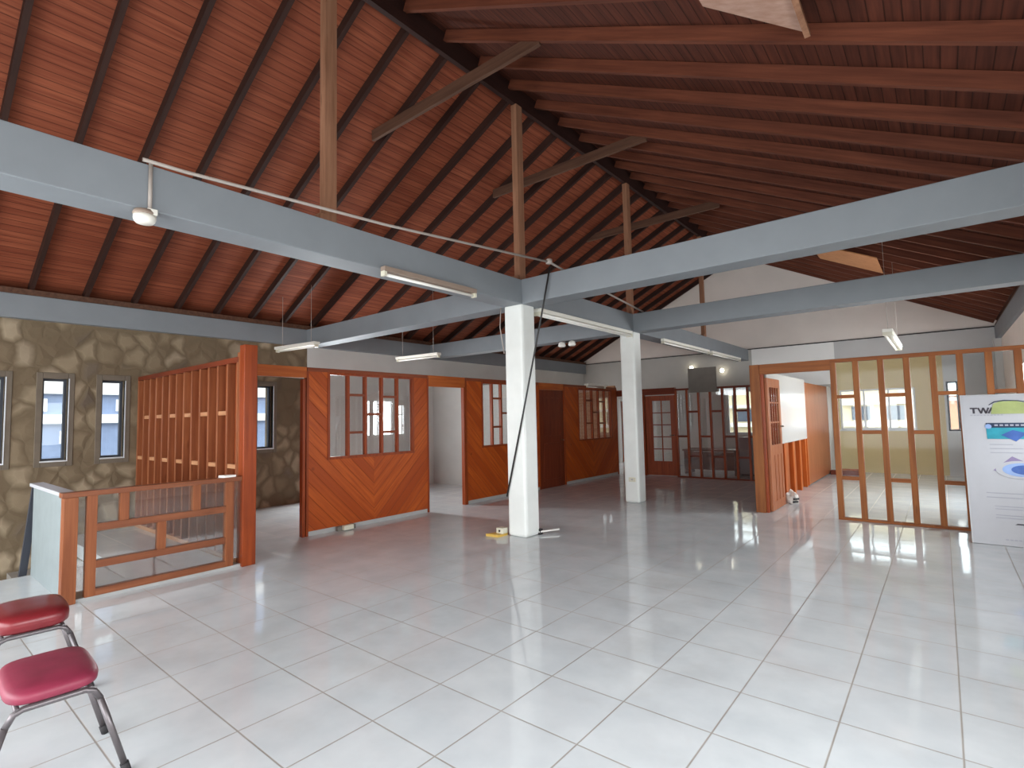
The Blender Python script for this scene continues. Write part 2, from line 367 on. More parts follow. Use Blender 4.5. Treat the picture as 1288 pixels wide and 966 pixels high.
# floor with the stair opening along the stone wall
b = MB(); b.box(-7.336, XR+0.3, YF-0.2, 1.75, -0.16, 0); b.box(XL-0.3, XR+0.3, 1.75, YB+0.3, -0.16, 0)
struct(b, 'floor', M['floor'], 'glossy white square tiled floor with grey joints', 'floor')
b = MB()
for i in range(9): b.box(XL, -7.35, 1.75-0.28*(i+1), 1.75-0.28*i, -0.18*(i+1)-0.16, -0.18*(i+1))
b.box(XL-0.3, -7.3, YF-0.2, 1.9, -2.6, -2.4)
struct(b, 'floor', M['stair'], 'grey stair going down along the stone wall', 'stairs')
# left wall: stone to y 5.33, white plaster beyond
WINY = [(0.83, 1.10), (1.475, 1.745), (2.13, 2.405), (2.90, 3.17), (3.65, 3.92), (4.385, 4.665)]
struct(MB().wall('Y', XL-0.3, XL, YF, 5.33, -2.4, ZB0, [(a, c, 1.05, 2.185) for a, c in WINY]), 'wall_left', M['stone'], 'brown rubble stone wall with narrow slit windows', 'wall')
struct(MB().wall('Y', XL-0.3, XL, 5.33, YB+0.3, 0, ZB0, [(5.4, 5.72, 0.9, 2.1), (9.2, 12.0, 0.9, 2.1), (12.8, 14.6, 0.9, 2.1)]), 'wall_left', M['white'], 'white plaster wall beyond the stone wall', 'wall')  # openings added out of view for the left fill lights
struct(MB().box(XL, -8.25, 8.58, 8.68, 0, 2.42).box(-8.25, -6.66, 8.58, 8.68, 0, 2.245), 'wall_left', M['white'], 'white cross wall seen through the second doorway', 'wall')
struct(MB().box(XL, -6.64, 12.36, 12.44, 0, 2.3), 'wall_left', M['slat_x'], 'brown boarded cross wall behind the far chevron panel window', 'wall')
places = ['leftmost slit window in the stone wall, cut by the photo edge', 'second slit window from the left in the stone wall', 'third slit window from the left, beside the slatted partition', 'slit window just behind the slatted partition', 'slit window in the small room behind the slatted partition', 'slit window seen through the first doorway']
for i, (a, c) in enumerate(WINY):
    t = thing('window_%d' % (i+1), places[i], 'window', (XL-0.15, (a+c)/2, 1.05), None, 'structure')
    MB().wall('Y', XL-0.17, XL-0.11, a, c, 1.05, 2.185, [(a+0.03, c-0.03, 1.08, 2.155)]).build('window_frame', M['dark_frame'], t)
    MB().box(XL-0.145, XL-0.139, a+0.03, c-0.03, 1.08, 2.155).build('window_glass', M['win_glass'], t)
    MB().box(XL-0.06, XL+0.02, a-0.012, c+0.012, 1.035, 1.052).build('window_sill', M['alu'], t)
    MB().wall('Y', XL-0.02, XL+0.010, a-0.07, c+0.07, 0.97, 2.265, [(a-0.001, c+0.001, 1.049, 2.186)]).build('window_surround', M['surround'], t, bevel=0.006)
    MB().box(XL-0.06, XL+0.016, c, c+0.012, 1.05, 2.185).build('window_trim', M['alu'], t)
# far gable wall
FH = [(-4.76, -3.98, 0.93, 2.15), (-1.99, -0.47, 1.04, 2.03), (0.10, 0.315, 1.0, 2.13), (-8.16, -7.30, 0.0, 2.05)]
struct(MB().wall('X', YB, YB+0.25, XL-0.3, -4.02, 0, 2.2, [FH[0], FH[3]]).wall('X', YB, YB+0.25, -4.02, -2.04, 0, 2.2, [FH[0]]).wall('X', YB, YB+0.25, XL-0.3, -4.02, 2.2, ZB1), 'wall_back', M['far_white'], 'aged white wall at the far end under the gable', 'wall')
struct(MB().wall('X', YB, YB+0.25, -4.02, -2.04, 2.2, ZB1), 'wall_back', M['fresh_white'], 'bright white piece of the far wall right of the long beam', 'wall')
struct(MB().wall('X', YB, YB+0.25, -2.04, XR+0.3, 2.79, ZB1), 'wall_back', M['grey'], 'grey upper wall behind the right glazed partition', 'wall')
struct(MB().wall('X', YB, YB+0.25, -2.04, 0.06, 0, 2.79, [FH[1]]), 'wall_back', M['cream'], 'cream wall with a wide window behind the right glazed partition', 'wall')
struct(MB().wall('X', YB, YB+0.25, 0.06, XR+0.3, 0, 2.79, [FH[2]]), 'wall_back', M['grey'], 'grey wall with a narrow slit window in the right corner', 'wall')
def gable(y): return [(XL-0.3, y, ZB1), (XR+0.3, y, ZB1), (XR+0.3, y, RZ-SL*(XR+0.3-RX)+0.16), (RX, y, RZ+0.16), (XL-0.3, y, RZ-SL*(RX-XL+0.3)+0.16)]
struct(MB().prism(gable(YB+0.02), (0, 0.23, 0)), 'wall_back', M['gable'], 'pinkish white triangular gable wall under the roof', 'wall')
struct(MB().box(XL, XR, YB-0.015, YB+0.02, ZB1-0.012, ZB1+0.012), 'trim_1', M['rubber'], 'thin dark ledge line across the far gable wall', 'ledge')
def office_window(i, u0_, u1_, z0, z1, mul, label, mat):
    t = thing('window_%d' % i, label, 'window', ((u0_+u1_)/2, YB+0.1, z0), None, 'structure')
    MB().wall('X', YB+0.06, YB+0.13, u0_, u1_, z0, z1, [(u0_+0.04, u1_-0.04, z0+0.04, z1-0.04)]).build('window_frame', mat, t)
    for u in mul: MB().box(u-0.02, u+0.02, YB+0.07, YB+0.12, z0+0.04, z1-0.04).build('window_mullion', mat, t)
    MB().box(u0_+0.04, u1_-0.04, YB+0.092, YB+0.098, z0+0.04, z1-0.04).build('window_glass', M['win_glass'], t)
    MB().box(u0_-0.04, u1_+0.04, YB-0.05, YB+0.06, z0-0.03, z0).build('window_sill', M['alu'], t)
    return t
office_window(7, *FH[0], [-4.6], 'bright window behind the far glazed partition', M['alu'])
office_window(8, *FH[1], [-1.48, -0.98], 'wide window in the cream wall behind the right glazed partition', M['alu'])
office_window(9, *FH[2], [], 'narrow slit window showing an orange wall beside the display board', M['dark_frame'])
t = thing('door_1', 'bright glazed outside door with a white frame behind the second column', 'door', (-7.73, YB, 0), None, 'structure')
MB().wall('X', YB-0.03, YB+0.12, -8.16, -7.30, 0, 2.05, [(-8.09, -7.37, 0.0, 1.98)]).build('door_frame', M['white'], t)
MB().wall('X', YB+0.03, YB+0.08, -8.09, -7.37, 0.02, 1.98, [(-8.03, -7.43, 0.12, 1.88)]).build('door_leaf', M['orange_z'], t)
MB().box(-8.03, -7.43, YB+0.052, YB+0.058, 0.12, 1.88).build('door_glass', M['win_glass'], t)
# right and front walls (windows let the daylight in)
RH = [(-0.6, 8.3, 0.95, 2.3), (10.0, 12.2, 1.0, 2.2)]
struct(MB().wall('Y', XR, XR+0.25, YF, YB+0.3, 0, ZB0, RH), 'wall_right', M['gable'], 'pale right side wall at the photo edge', 'wall')
struct(MB().box(0.93, XR, 14.95, 15.2, 0, ZB0), 'pillar', M['white'], 'white pillar in the far right corner', 'pillar')
struct(MB().wall('X', YF-0.25, YF, XL-0.3, XR+0.3, -0.1, ZB1, [(-8.9, -6.0, 0.3, 2.8), (-5.7, -2.8, 0.3, 2.8), (-2.5, 0.5, 0.3, 2.8)]), 'wall_front', M['white'], 'white wall behind the viewpoint', 'wall')
struct(MB().prism(gable(YF-0.23), (0, 0.2, 0)), 'wall_front', M['gable'], 'gable wall behind the viewpoint', 'wall')
for i, (a, c) in enumerate([(-0.6, 8.3), (10.0, 12.2)]):
    t = thing('window_%d' % (10+i), ['long window in the right wall beside the viewpoint', 'window in the right wall of the far office'][i], 'window', (XR+0.12, (a+c)/2, 0.95), None, 'structure')
    z0, z1 = RH[i][2:]
    MB().wall('Y', XR+0.09, XR+0.15, a, c, z0, z1, [(a+0.05, c-0.05, z0+0.05, z1-0.05)]).build('window_frame', M['alu'], t)
    for k in range(1, 4): MB().box(XR+0.1, XR+0.14, a+(c-a)*k/4-0.02, a+(c-a)*k/4+0.02, z0+0.05, z1-0.05).build('window_mullion', M['alu'], t)
# concrete beams and columns
def beam(x0, x1, y0, y1, label): struct(MB().box(x0, x1, y0, y1, ZB0, ZB1), 'beam', M['beam'], label, 'beam', bevel=0.008)
beam(-4.40, -4.10, YF, 15.5, 'long grey beam under the ridge carried by both white columns')
beam(XL-0.3, -9.37, YF, YB, 'grey eaves beam on top of the stone wall')
beam(0.99, XR+0.3, YF, YB, 'grey eaves beam on the right side wall')
for ya, la in ((5.25, 'first'), (8.40, 'second')):
    beam(-9.37, -4.40, ya, ya+0.29, 'grey cross beam from the %s white column to the left wall' % la)
    beam(-4.10, 0.99, ya, ya+0.29, 'grey cross beam from the %s white column to the right wall' % la)
def column(x0, x1, y0, y1, label):
    t = thing('column', label, 'column', ((x0+x1)/2, (y0+y1)/2, 0), None, 'structure')
    MB().box(x0, x1, y0, y1, 0, 2.99).build('shaft', M['column'], t, bevel=0.035); return t
column(-4.40, -4.10, 5.245, 5.53, 'nearest square white column with a cable hanging down it')
column(-4.37, -4.09, 8.395, 8.67, 'second square white column with a socket near its foot')
# white kick strip etc come with the partitions
# ------------------------------------------------------------------ roof
DZ = 0.135
def roofslab(sx):
    xe = XL-0.5 if sx < 0 else XR+0.5
    ze = RZ+DZ-SL*abs(xe-RX)
    # local frame: the slab keeps world coordinates, boards run along y
    return MB().prism([(RX, YF-0.25, RZ+DZ), (xe, YF-0.25, ze), (xe, YF-0.25, ze+0.06), (RX, YF-0.25, RZ+DZ+0.06)], (0, YB-YF+0.5, 0))
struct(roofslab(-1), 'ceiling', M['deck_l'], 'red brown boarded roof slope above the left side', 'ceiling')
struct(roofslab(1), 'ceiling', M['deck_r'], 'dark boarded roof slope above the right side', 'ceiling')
ang = math.atan(SL); LR = (RX-XL-0.02)/math.cos(ang)
def rafter(side, name, mat, label, group):
    dn = (0.13 if side < 0 else 0.13)*math.cos(ang)
    bm_ = MB().box(0.03, LR, -0.025, 0.025, 0.0, dn)
    o = bm_.build(name, mat, origin=(0, 0, 0)); tag(o, label, 'rafter', group)
    o.location = (RX, 1.31, RZ); o.rotation_euler = (0, ang, PI) if side < 0 else (0, ang, 0)
    return o
ys = [1.31+0.585*k for k in range(-6, 25)]
for side, mat, lab, gr in ((-1, 'rafter', 'dark timber rafter under the left roof slope', 'left roof rafters'), (1, 'rafter_r', 'brown timber rafter under the right roof slope', 'right roof rafters')):
    first = rafter(side, 'roof_rafter', M[mat], lab, gr)
    for y in ys:
        o = first if y == ys[0] else dup(first)
        o.location.y = y + (0.0 if side < 0 else -0.17)
tag(MB().box(RX-0.03, RX+0.03, YF, YB, RZ-0.16, RZ+0.1).build('ridge_board', M['ridge'], origin=(RX, 0, RZ)), 'dark ridge board running along the peak of the roof', 'ridge board')
tag(MB().box(-9.44, -9.36, YF, YB, ZB1, ZB1+0.075).build('wall_plate', M['collar'], origin=(-9.4, 0, ZB1)), 'timber plate lying on the left eaves beam', 'timber')
tag(MB().box(1.0, 1.05, YF, YB, ZB1, ZB1+0.04).build('wall_plate', M['collar'], origin=(1.02, 0, ZB1)), 'timber plate lying on the right eaves beam', 'timber')
for y, la, wd in ((2.59, 'nearest tall king post, pale and left of the first column', 0.12), (5.42, 'king post standing above the first white column', 0.13), (8.62, 'king post standing above the second white column', 0.12), (12.4, 'small far king post in front of the gable wall', 0.10)):
    t = thing('king_post', la, 'post', (RX, y, ZB1))
    MB().box(RX-0.045, RX+0.045, y-wd/2, y+wd/2, ZB1, RZ-0.16).build('shaft', M['king'], t, bevel=0.004)
    MB().box(RX-0.05, RX+0.05, y-wd/2-0.05, y-wd/2, ZB1, ZB1+0.09).build('foot_cleat', M['king'], t)
for y, la in ((4.08, 'nearest collar tie crossing under the ridge'), (6.5, 'middle collar tie crossing under the ridge'), (9.5, 'farthest visible collar tie crossing under the ridge')):
    z = 5.27; h = (RZ-z)/SL+0.1
    tag(MB().box(RX-h, RX+h, y-0.022, y+0.022, z-0.07, z+0.07).build('collar_tie', M['collar'], origin=(RX, y, z), bevel=0.004), la, 'timber')
# right slope: sunlit patch built as a board, a pale board, and a stick
def underboard(x0, x1, y0, y1, label, mat):
    z = lambda x: RZ-SL*(x-RX)-0.012
    o = MB().prism([(x0, y0, z(x0)), (x1, y0, z(x1)), (x1, y1, z(x1)), (x0, y1, z(x0))], (0, 0, -0.02)).build('roof_board', mat, origin=(x0, y0, z(x0)))
    tag(o, label, 'board')
underboard(-1.75, -0.72, 10.9, 12.2, 'pale plywood board nailed under the right rafters near the gable', M['ply'])  # stands in for a sunlit patch; the light is in its pale colour
zr = lambda x, d=0.0: RZ-SL*(x-RX)-0.012-d
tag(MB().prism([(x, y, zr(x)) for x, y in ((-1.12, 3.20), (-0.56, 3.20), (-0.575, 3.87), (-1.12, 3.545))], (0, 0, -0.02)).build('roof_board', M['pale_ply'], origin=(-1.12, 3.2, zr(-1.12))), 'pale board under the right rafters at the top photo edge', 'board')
tag(MB().bar((-0.545, 3.20, zr(-0.545, 0.045)), (-0.55, 3.87, zr(-0.55, 0.045)), 0.035, 0.03).build('batten', M['king'], origin=(-0.55, 3.8, zr(-0.55))), 'short pale batten next to the board at the top edge', 'batten')

# ================================================================== timber partitions
def gridpart(t, ax, c, depth, edges, z0, z1, rails, mz, mx, gl, mw=0.045, top=0.05, bottom=0.05, glassy=True, mt=None):
    """mullions at edges, rails per bay, top and bottom rails, one pane set; ax is the axis the partition runs along"""
    def bx(u0_, u1_, a, d, k=1.0):
        e = depth*k/2
        return MB().box(c-e, c+e, u0_, u1_, a, d) if ax == 'Y' else MB().box(u0_, u1_, c-e, c+e, a, d)
    for u in edges: bx(u-mw/2, u+mw/2, z0, z1).build('mullion', mz, t, bevel=0.003)
    if top: bx(edges[0]-mw/2, edges[-1]+mw/2, z1, z1+top, 1.06).build('top_rail', mt or mx, t, bevel=0.003)
    if bottom: bx(edges[0]-mw/2, edges[-1]+mw/2, z0-bottom, z0, 1.06).build('bottom_rail', mx, t, bevel=0.003)
    for i, rs in enumerate(rails):
        for z in rs: bx(edges[i]+mw/2, edges[i+1]-mw/2, z-0.024, z+0.024, 0.9).build('rail', mx, t, bevel=0.003)
    if glassy:
        e = 0.003
        g = MB().box(c-e, c+e, edges[0], edges[-1], z0, z1) if ax == 'Y' else MB().box(edges[0], edges[-1], c-e, c+e, z0, z1)
        g.build('glass', gl, t)
PX = -6.573
def wainscot(y0, y1, wy0, wy1, wz0, wz1, label, rails, n=5):
    yc = (y0+y1)/2
    t = thing('partition_panel', label, 'partition', (PX-0.03, yc, 0))
    MB().wall('Y', PX-0.05, PX, y0, y1, 0.06, 2.19, [(wy0, wy1, wz0, wz1)]).build('chevron_boards', M['chev'], t, origin=(PX, yc, 0.0))
    MB().box(PX-0.06, PX+0.006, y0, y1, 2.19, 2.245).build('top_rail', M['red_y'], t, bevel=0.003)
    MB().box(PX-0.045, PX-0.012, y0, y1, 0, 0.06).build('kickboard', M['kick'], t)
    for ya in (y0-0.012, y1-0.018): MB().box(PX-0.058, PX+0.008, ya, ya+0.03, 0, 2.19).build('edge_stile', M['red_z'], t)
    f = MB().wall('Y', PX-0.055, PX+0.012, wy0-0.012, wy1+0.012, wz0-0.012, wz1+0.012, [(wy0+0.025, wy1-0.025, wz0+0.025, wz1-0.025)]).build('window_frame', M['red_z'], t, bevel=0.003)
    ed = [wy0+0.025+(wy1-wy0-0.05)*k/n for k in range(n+1)]
    for u in ed[1:-1]: sub(MB().box(PX-0.05, PX+0.01, u-0.02, u+0.02, wz0+0.025, wz1-0.025), 'mullion', M['red_z'], f, bevel=0.003)
    for i, rs in enumerate(rails):
        for z in rs: sub(MB().box(PX-0.045, PX+0.006, ed[i]+0.02, ed[i+1]-0.02, z-0.018, z+0.018), 'rail', M['red_y'], f, bevel=0.003)
    sub(MB().box(PX-0.028, PX-0.022, wy0+0.02, wy1-0.02, wz0+0.02, wz1-0.02), 'glass', M['glass'], f)
    return t
STAG = [[], [1.885, 1.345], [1.605], [1.87, 1.335], []]
wainscot(3.70, 5.83, 4.01, 5.52, 0.995, 2.185, 'orange chevron boarded panel with a window between the two open doorways', STAG)
wainscot(6.73, 8.93, 7.15, 8.52, 0.985, 2.185, 'chevron boarded panel with a window partly behind the first column', STAG)
wainscot(9.88, 12.35, 10.47, 12.05, 0.95, 2.16, 'farthest chevron boarded panel with a window left of the second column', STAG)
def header(y0, y1, z0, label):
    tag(MB().box(PX-0.055, PX+0.004, y0, y1, z0, 2.245).build('door_header', M['orange_y'], origin=(PX, (y0+y1)/2, z0), bevel=0.003), label, 'header beam')
header(2.66, 3.69, 2.10, 'orange header board over the first doorway beside the tall post')
header(5.86, 6.71, 2.06, 'orange header board over the second doorway')
header(8.95, 9.86, 2.10, 'orange header board over the closed red door')
def jamb(y, label): tag(MB().box(PX-0.07, PX+0.004, y-0.02, y+0.02, 0, 2.08).build('door_jamb', M['red_z'], origin=(PX, y, 0), bevel=0.003), label, 'door jamb')
jamb(3.655, 'red brown jamb on the far side of the first doorway')
jamb(6.695, 'red brown jamb on the far side of the second doorway')
t = thing('flush_door', 'closed dark red wooden door between the chevron panels', 'door', (PX-0.03, 9.4, 0))
MB().box(PX-0.05, PX-0.01, 8.955, 9.855, 0.0, 2.095).build('door_leaf', M['door_red'], t, bevel=0.004)
for a, c in ((0.15, 0.95), (1.08, 1.95)): MB().wall('Y', PX-0.012, PX-0.002, 9.08, 9.73, a, c, [(9.11, 9.70, a+0.03, c-0.03)]).build('panel_moulding', M['door_red'], t)
MB().tube([(PX-0.01, 9.76, 1.0), (PX+0.05, 9.76, 1.0), (PX+0.05, 9.66, 1.0)], 0.01).build('handle', M['brass'], t)
# slatted partition from the stone wall to the tall post
t = thing('slatted_partition', 'tall brown slatted timber partition running from the stone wall to the red post', 'partition', (-7.6, 2.62, 0))
SX = [-9.46+0.262*k for k in range(14)]
gridpart(t, 'X', 2.62, 0.10, SX, 0.05, 2.19, [([1.63] if k % 2 else [1.03]) if True else [] for k in range(13)], M['slat_z'], M['slat_x'], M['glass_dirty'], mw=0.045, top=0.06, bottom=0.05, glassy=False, mt=M['red_x'])
MB().box(SX[0], SX[-1], 2.655, 2.668, 0.05, 2.19).build('backing_board', M['red_z'], t)
t = thing('corner_post', 'tall red brown post at the end of the low railing', 'post', (-5.83, 2.60, 0))
MB().box(-5.90, -5.78, 2.53, 2.67, 0, 2.36).build('shaft', M['red_z'], t, bevel=0.006)
MB().box(-6.06, -5.905, 2.575, 2.665, 0, 2.30).build('side_stud', M['slat_z'], t, bevel=0.004)
# low railing
t = thing('low_railing', 'low glazed wooden railing in front of the stair landing', 'railing', (-5.85, 1.8, 0))
x0, x1 = -5.885, -5.815
MB().box(x0-0.02, x1+0.01, 1.065, 1.165, 0, 0.90).build('corner_post', M['slat_z'], t, bevel=0.004)
MB().box(x0-0.025, x1+0.015, 1.05, 2.53, 0.90, 0.945).build('top_rail', M['rail_y'], t, bevel=0.004)
MB().box(x0, x1, 1.225, 1.30, 0.03, 0.90).build('stile', M['slat_z'], t, bevel=0.003)
MB().box(x0, x1, 2.375, 2.455, 0.03, 0.90).build('stile', M['slat_z'], t, bevel=0.003)
MB().box(x0, x1, 1.30, 2.375, 0.03, 0.09).build('bottom_rail', M['rail_y'], t, bevel=0.003)
for z in (0.62, 0.30): MB().box(x0, x1, 1.30, 2.375, z-0.032, z+0.032).build('rail', M['rail_y'], t, bevel=0.003)
for y, za, zb in ((1.50, 0.652, 0.90), (2.10, 0.652, 0.90), (1.80, 0.332, 0.588)): MB().box(x0, x1, y-0.035, y+0.035, za, zb).build('muntin', M['slat_z'], t, bevel=0.003)
MB().box(-5.853, -5.847, 1.165, 2.53, 0.09, 0.90).build('glass', M['glass_dirty'], t)
MB().box(x0+0.01, x1-0.01, 1.165, 2.53, 0.0, 0.03).build('kickboard', M['kick'], t)
t = thing('stair_guard', 'white low guard panel running back from the railing corner', 'guard panel', (-6.6, 1.12, 0))
MB().box(-7.34, -5.915, 1.10, 1.15, 0, 0.90).build('panel', M['guard'], t)
MB().box(-7.36, -5.918, 1.07, 1.18, 0.90, 0.935).build('cap', M['board'], t, bevel=0.004)
MB().bar((-7.42, 1.13, 0.91), (-7.44, 1.03, -0.25), 0.06, 0.05, (1, 0, 0)).build('end_stud', M['dark_frame'], t)
tag(MB().prism([(-5.90, 2.33, 0.946), (-5.80, 2.35, 0.946), (-5.81, 2.47, 0.946), (-5.90, 2.45, 0.946)], (0, 0, 0.022)).build('folded_paper', M['paper'], origin=(-5.85, 2.4, 0.946)), 'white folded paper lying on the railing beside the red post', 'paper')

# right glazed partition
RY = 8.64
RXE = [-1.165, -0.895, -0.61, -0.33, -0.06, 0.205, 0.475, 0.735, 0.97]
RR = [[1.705, 0.575] if k % 2 == 0 else [1.21] for k in range(8)]
t = thing('glazed_partition', 'tan timber partition of tall staggered panes on the right', 'partition', (-0.1, RY, 0))
gridpart(t, 'X', RY, 0.09, RXE, 0.03, 2.19, RR, M['rp_z'], M['rp_x'], M['glass_rp'], mw=0.068, top=0.05, bottom=0.03)
t = thing('door_surround', 'tan timber doorway with a thick post left of the right partition', 'door frame', (-1.7, RY, 0))
MB().box(-2.27, -2.13, RY-0.06, RY+0.06, 0, 2.24).build('post', M['rp_z'], t, bevel=0.004)
MB().box(-2.13, -1.19, RY-0.045, RY+0.045, 2.09, 2.24).build('header', M['rp_x'], t, bevel=0.004)
MB().box(-2.13, -2.095, RY-0.02, RY+0.05, 0, 2.09).build('stop', M['red_z'], t)
# half glazed panel door standing open
def panel_door():
    dx, w_, h = -2.075, 0.80, 2.04
    t = thing('panel_door', 'open pale wooden door with barred glazing above and panels below', 'door', (dx, RY+0.06, 0.01))
    Y0 = RY+0.06
    holes = [(Y0+0.11, Y0+0.69, 1.0, 1.90)] + [(Y0+0.11+k*0.21, Y0+0.27+k*0.21, 0.14, 0.84) for k in range(3)]
    MB().wall('Y', dx-0.02, dx+0.02, Y0, Y0+w_, 0.01, h, holes).build('door_leaf', M['pale_z'], t, bevel=0.003)
    for k in range(3): MB().box(dx-0.012, dx+0.012, Y0+0.10+k*0.21, Y0+0.28+k*0.21, 0.13, 0.85).build('door_panel', M['pale_z'], t, bevel=0.003)
    MB().box(dx-0.003, dx+0.003, Y0+0.10, Y0+0.70, 0.99, 1.91).build('glass', M['glass'], t)
    for k in range(1, 4): MB().box(dx-0.014, dx+0.014, Y0+0.11+k*0.145-0.012, Y0+0.11+k*0.145+0.012, 1.0, 1.90).build('muntin', M['red_z'], t)
    for z in (1.35, 1.66): MB().box(dx-0.012, dx+0.012, Y0+0.11, Y0+0.69, z-0.012, z+0.012).build('muntin', M['pale_z'], t)
    MB().tube([(dx+0.02, Y0+0.74, 1.28), (dx+0.07, Y0+0.74, 1.28), (dx+0.07, Y0+0.64, 1.28)], 0.011).build('handle', M['brass'], t)
panel_door()
# stud wall behind it: whiteboard, studs, plywood door
t = thing('stud_partition', 'open timber stud partition below and behind the whiteboard', 'partition', (-2.22, 11.5, 0))
for y in (9.55, 10.2, 10.87, 11.45, 12.0): MB().box(-2.26, -2.17, y-0.05, y+0.05, 0, 2.12).build('stud', M['orange_z'], t, bevel=0.004)
MB().box(-2.27, -2.165, 8.95, 12.04, 2.115, 2.145).build('top_rail', M['pale_z'], t)
MB().box(-2.26, -2.245, 8.95, 12.05, 0, 2.12).build('backing_board', M['pale_z'], t)
MB().box(-2.23, -2.165, 14.93, 15.45, 0, 2.12).build('end_panel', M['white'], t)
t = thing('plywood_panel', 'plain reddish plywood panel to the right of the whiteboard', 'panel', (-2.19, 13.5, 0))
MB().box(-2.215, -2.175, 12.06, 14.92, 0.02, 2.115).build('sheet', M['pale_z'], t, bevel=0.003)
MB().box(-2.18, -2.155, 12.06, 12.14, 0.02, 2.115).build('edge_strip', M['orange_z'], t)
tag(MB().box(-2.155, -2.13, 9.0, 11.97, 0.97, 2.155).build('whiteboard', M['whiteboard'], origin=(-2.142, 10.85, 0.97), bevel=0.004), 'large blank white gloss board fixed on the stud partition', 'whiteboard')

# far glazed partition with french door
FY = 12.45
FX = [-5.01+0.276*k for k in range(11)]
FR = [[0.98] if k % 2 == 0 else [1.568, 0.512] for k in range(10)]
t = thing('glazed_partition', 'dark red timber partition of staggered panes at the far end', 'partition', (-3.7, FY, 0))
gridpart(t, 'X', FY, 0.08, FX, 0.03, 2.09, FR, M['red_z'], M['red_x'], M['glass'], mw=0.045, top=0.045, bottom=0.03)
t = thing('door_surround', 'dark red header and post beside the french door', 'door frame', (-5.9, FY, 0))
MB().box(-6.62, -5.02, FY-0.05, FY+0.05, 2.01, 2.17).build('header', M['red_x'], t, bevel=0.003)
MB().box(-5.93, -5.83, FY-0.05, FY+0.05, 0, 2.04).build('post', M['red_z'], t, bevel=0.003)
def french():
    ca = math.radians(7)
    t = thing('french_door', 'red brown french door with ten small panes', 'door', (-5.82, FY+0.03, 0.01))
    W, H = 0.74, 1.99; st, br, tr = 0.17, 0.36, 0.13
    gx0, gx1, gz0, gz1 = -5.82+st, -5.82+W-0.12, br, H-tr
    MB().wall('X', FY+0.01, FY+0.05, -5.82, -5.82+W, 0.01, H, [(gx0, gx1, gz0, gz1)]).build('door_leaf', M['red_z'], t, bevel=0.004)
    MB().box((gx0+gx1)/2-0.012, (gx0+gx1)/2+0.012, FY+0.015, FY+0.045, gz0, gz1).build('muntin', M['red_z'], t)
    for k in range(1, 5):
        z = gz0+(gz1-gz0)*k/5; MB().box(gx0, gx1, FY+0.018, FY+0.042, z-0.012, z+0.012).build('muntin', M['red_x'], t)
    MB().box(gx0-0.005, gx1+0.005, FY+0.027, FY+0.033, gz0, gz1).build('glass', M['glass'], t)
    MB().tube([(-5.82+W-0.05, FY+0.01, 1.0), (-5.82+W-0.05, FY-0.04, 1.0), (-5.82+W-0.14, FY-0.04, 1.0)], 0.01).build('handle', M['brass'], t)
    t.rotation_euler.z = ca
french()
tag(MB().box(-4.66, -4.0, FY-0.085, FY-0.055, 2.02, 2.60).build('grey_board', M['slate'], origin=(-4.33, FY-0.06, 2.02), bevel=0.003), 'grey rectangular board fixed over the top of the far partition', 'board')
# furniture behind the far partition
def desk(x0, x1, y0, y1, h, label):
    t = thing('office_desk', label, 'desk', ((x0+x1)/2, (y0+y1)/2, 0))
    MB().box(x0, x1, y0, y1, h-0.04, h).build('desktop', M['desk'], t, bevel=0.004)
    for a in (x0+0.02, x1-0.05): MB().box(a, a+0.03, y0+0.05, y1-0.03, 0, h-0.04).build('side_panel', M['desk'], t)
    MB().box(x0+0.06, x1-0.06, y0+0.06, y0+0.08, 0.12, h-0.06).build('front_panel', M['desk'], t)
desk(-5.2, -3.9, 13.2, 13.9, 0.62, 'low dark desk behind the far glazed partition')
t = thing('low_cabinet', 'grey low cabinet under the far window', 'cabinet', (-3.2, 13.6, 0))
MB().box(-3.85, -2.5, 13.35, 13.85, 0.05, 0.92).build('body', M['cab'], t, bevel=0.005)
for k in range(3):
    d = MB().box(-3.83+k*0.445, -3.40+k*0.445, 13.33, 13.35, 0.1, 0.88).build('cabinet_door', M['cab'], t, bevel=0.003)
    sub(MB().box(-3.46+k*0.445, -3.44+k*0.445, 13.315, 13.33, 0.45, 0.58), 'handle', M['steel'], d)
MB().box(-3.83, -2.52, 13.38, 13.83, 0, 0.05).build('plinth', M['rubber'], t)

# ================================================================== lamps
def batten(a, bpt, label, wires=0.0, wide=False, housing='lamp_white', group=None, tubes=1):
    a, bpt = Vector(a), Vector(bpt); mid = (a+bpt)/2; d = (bpt-a).normalized(); side = d.cross(Vector((0, 0, 1)))
    t = thing('fluorescent_lamp', label, 'lamp', tuple(mid), group)
    MB().bar(a, bpt, 0.07 if not wide else 0.12, 0.05).build('housing', M[housing], t, bevel=0.004)
    offs = [0] if tubes == 1 else [-0.035, 0.035]
    for o in offs: MB().tube([a+d*0.03+side*o+Vector((0, 0, -0.052)), bpt-d*0.03+side*o+Vector((0, 0, -0.052))], 0.016, 12).build('tube', M['tube'], t)
    for p in (a+d*0.015, bpt-d*0.015): MB().bar(p-d*0.015+Vector((0, 0, -0.045)), p+d*0.015+Vector((0, 0, -0.045)), 0.06 if tubes == 1 else 0.11, 0.05).build('end_cap', M['socket'], t)
    if wires:
        for p in (a+d*0.15, bpt-d*0.15): MB().tube([p+Vector((0, 0, 0.02)), p+Vector((0, 0, wires))], 0.004, 6).build('hanging_wire', M['pipe'], t)
    return t
batten((-4.06, 3.05, 2.955), (-4.06, 4.33, 2.955), 'dusty batten lamp on the side of the long beam, left of the first column', housing='lamp_brown')
batten((-4.13, 5.62, 2.94), (-4.13, 8.32, 2.94), 'long white twin lamp under the beam between the two columns', wide=True, tubes=2)
batten((-4.06, 9.55, 2.94), (-4.06, 12.1, 2.94), 'white batten lamp under the beam beyond the second column')
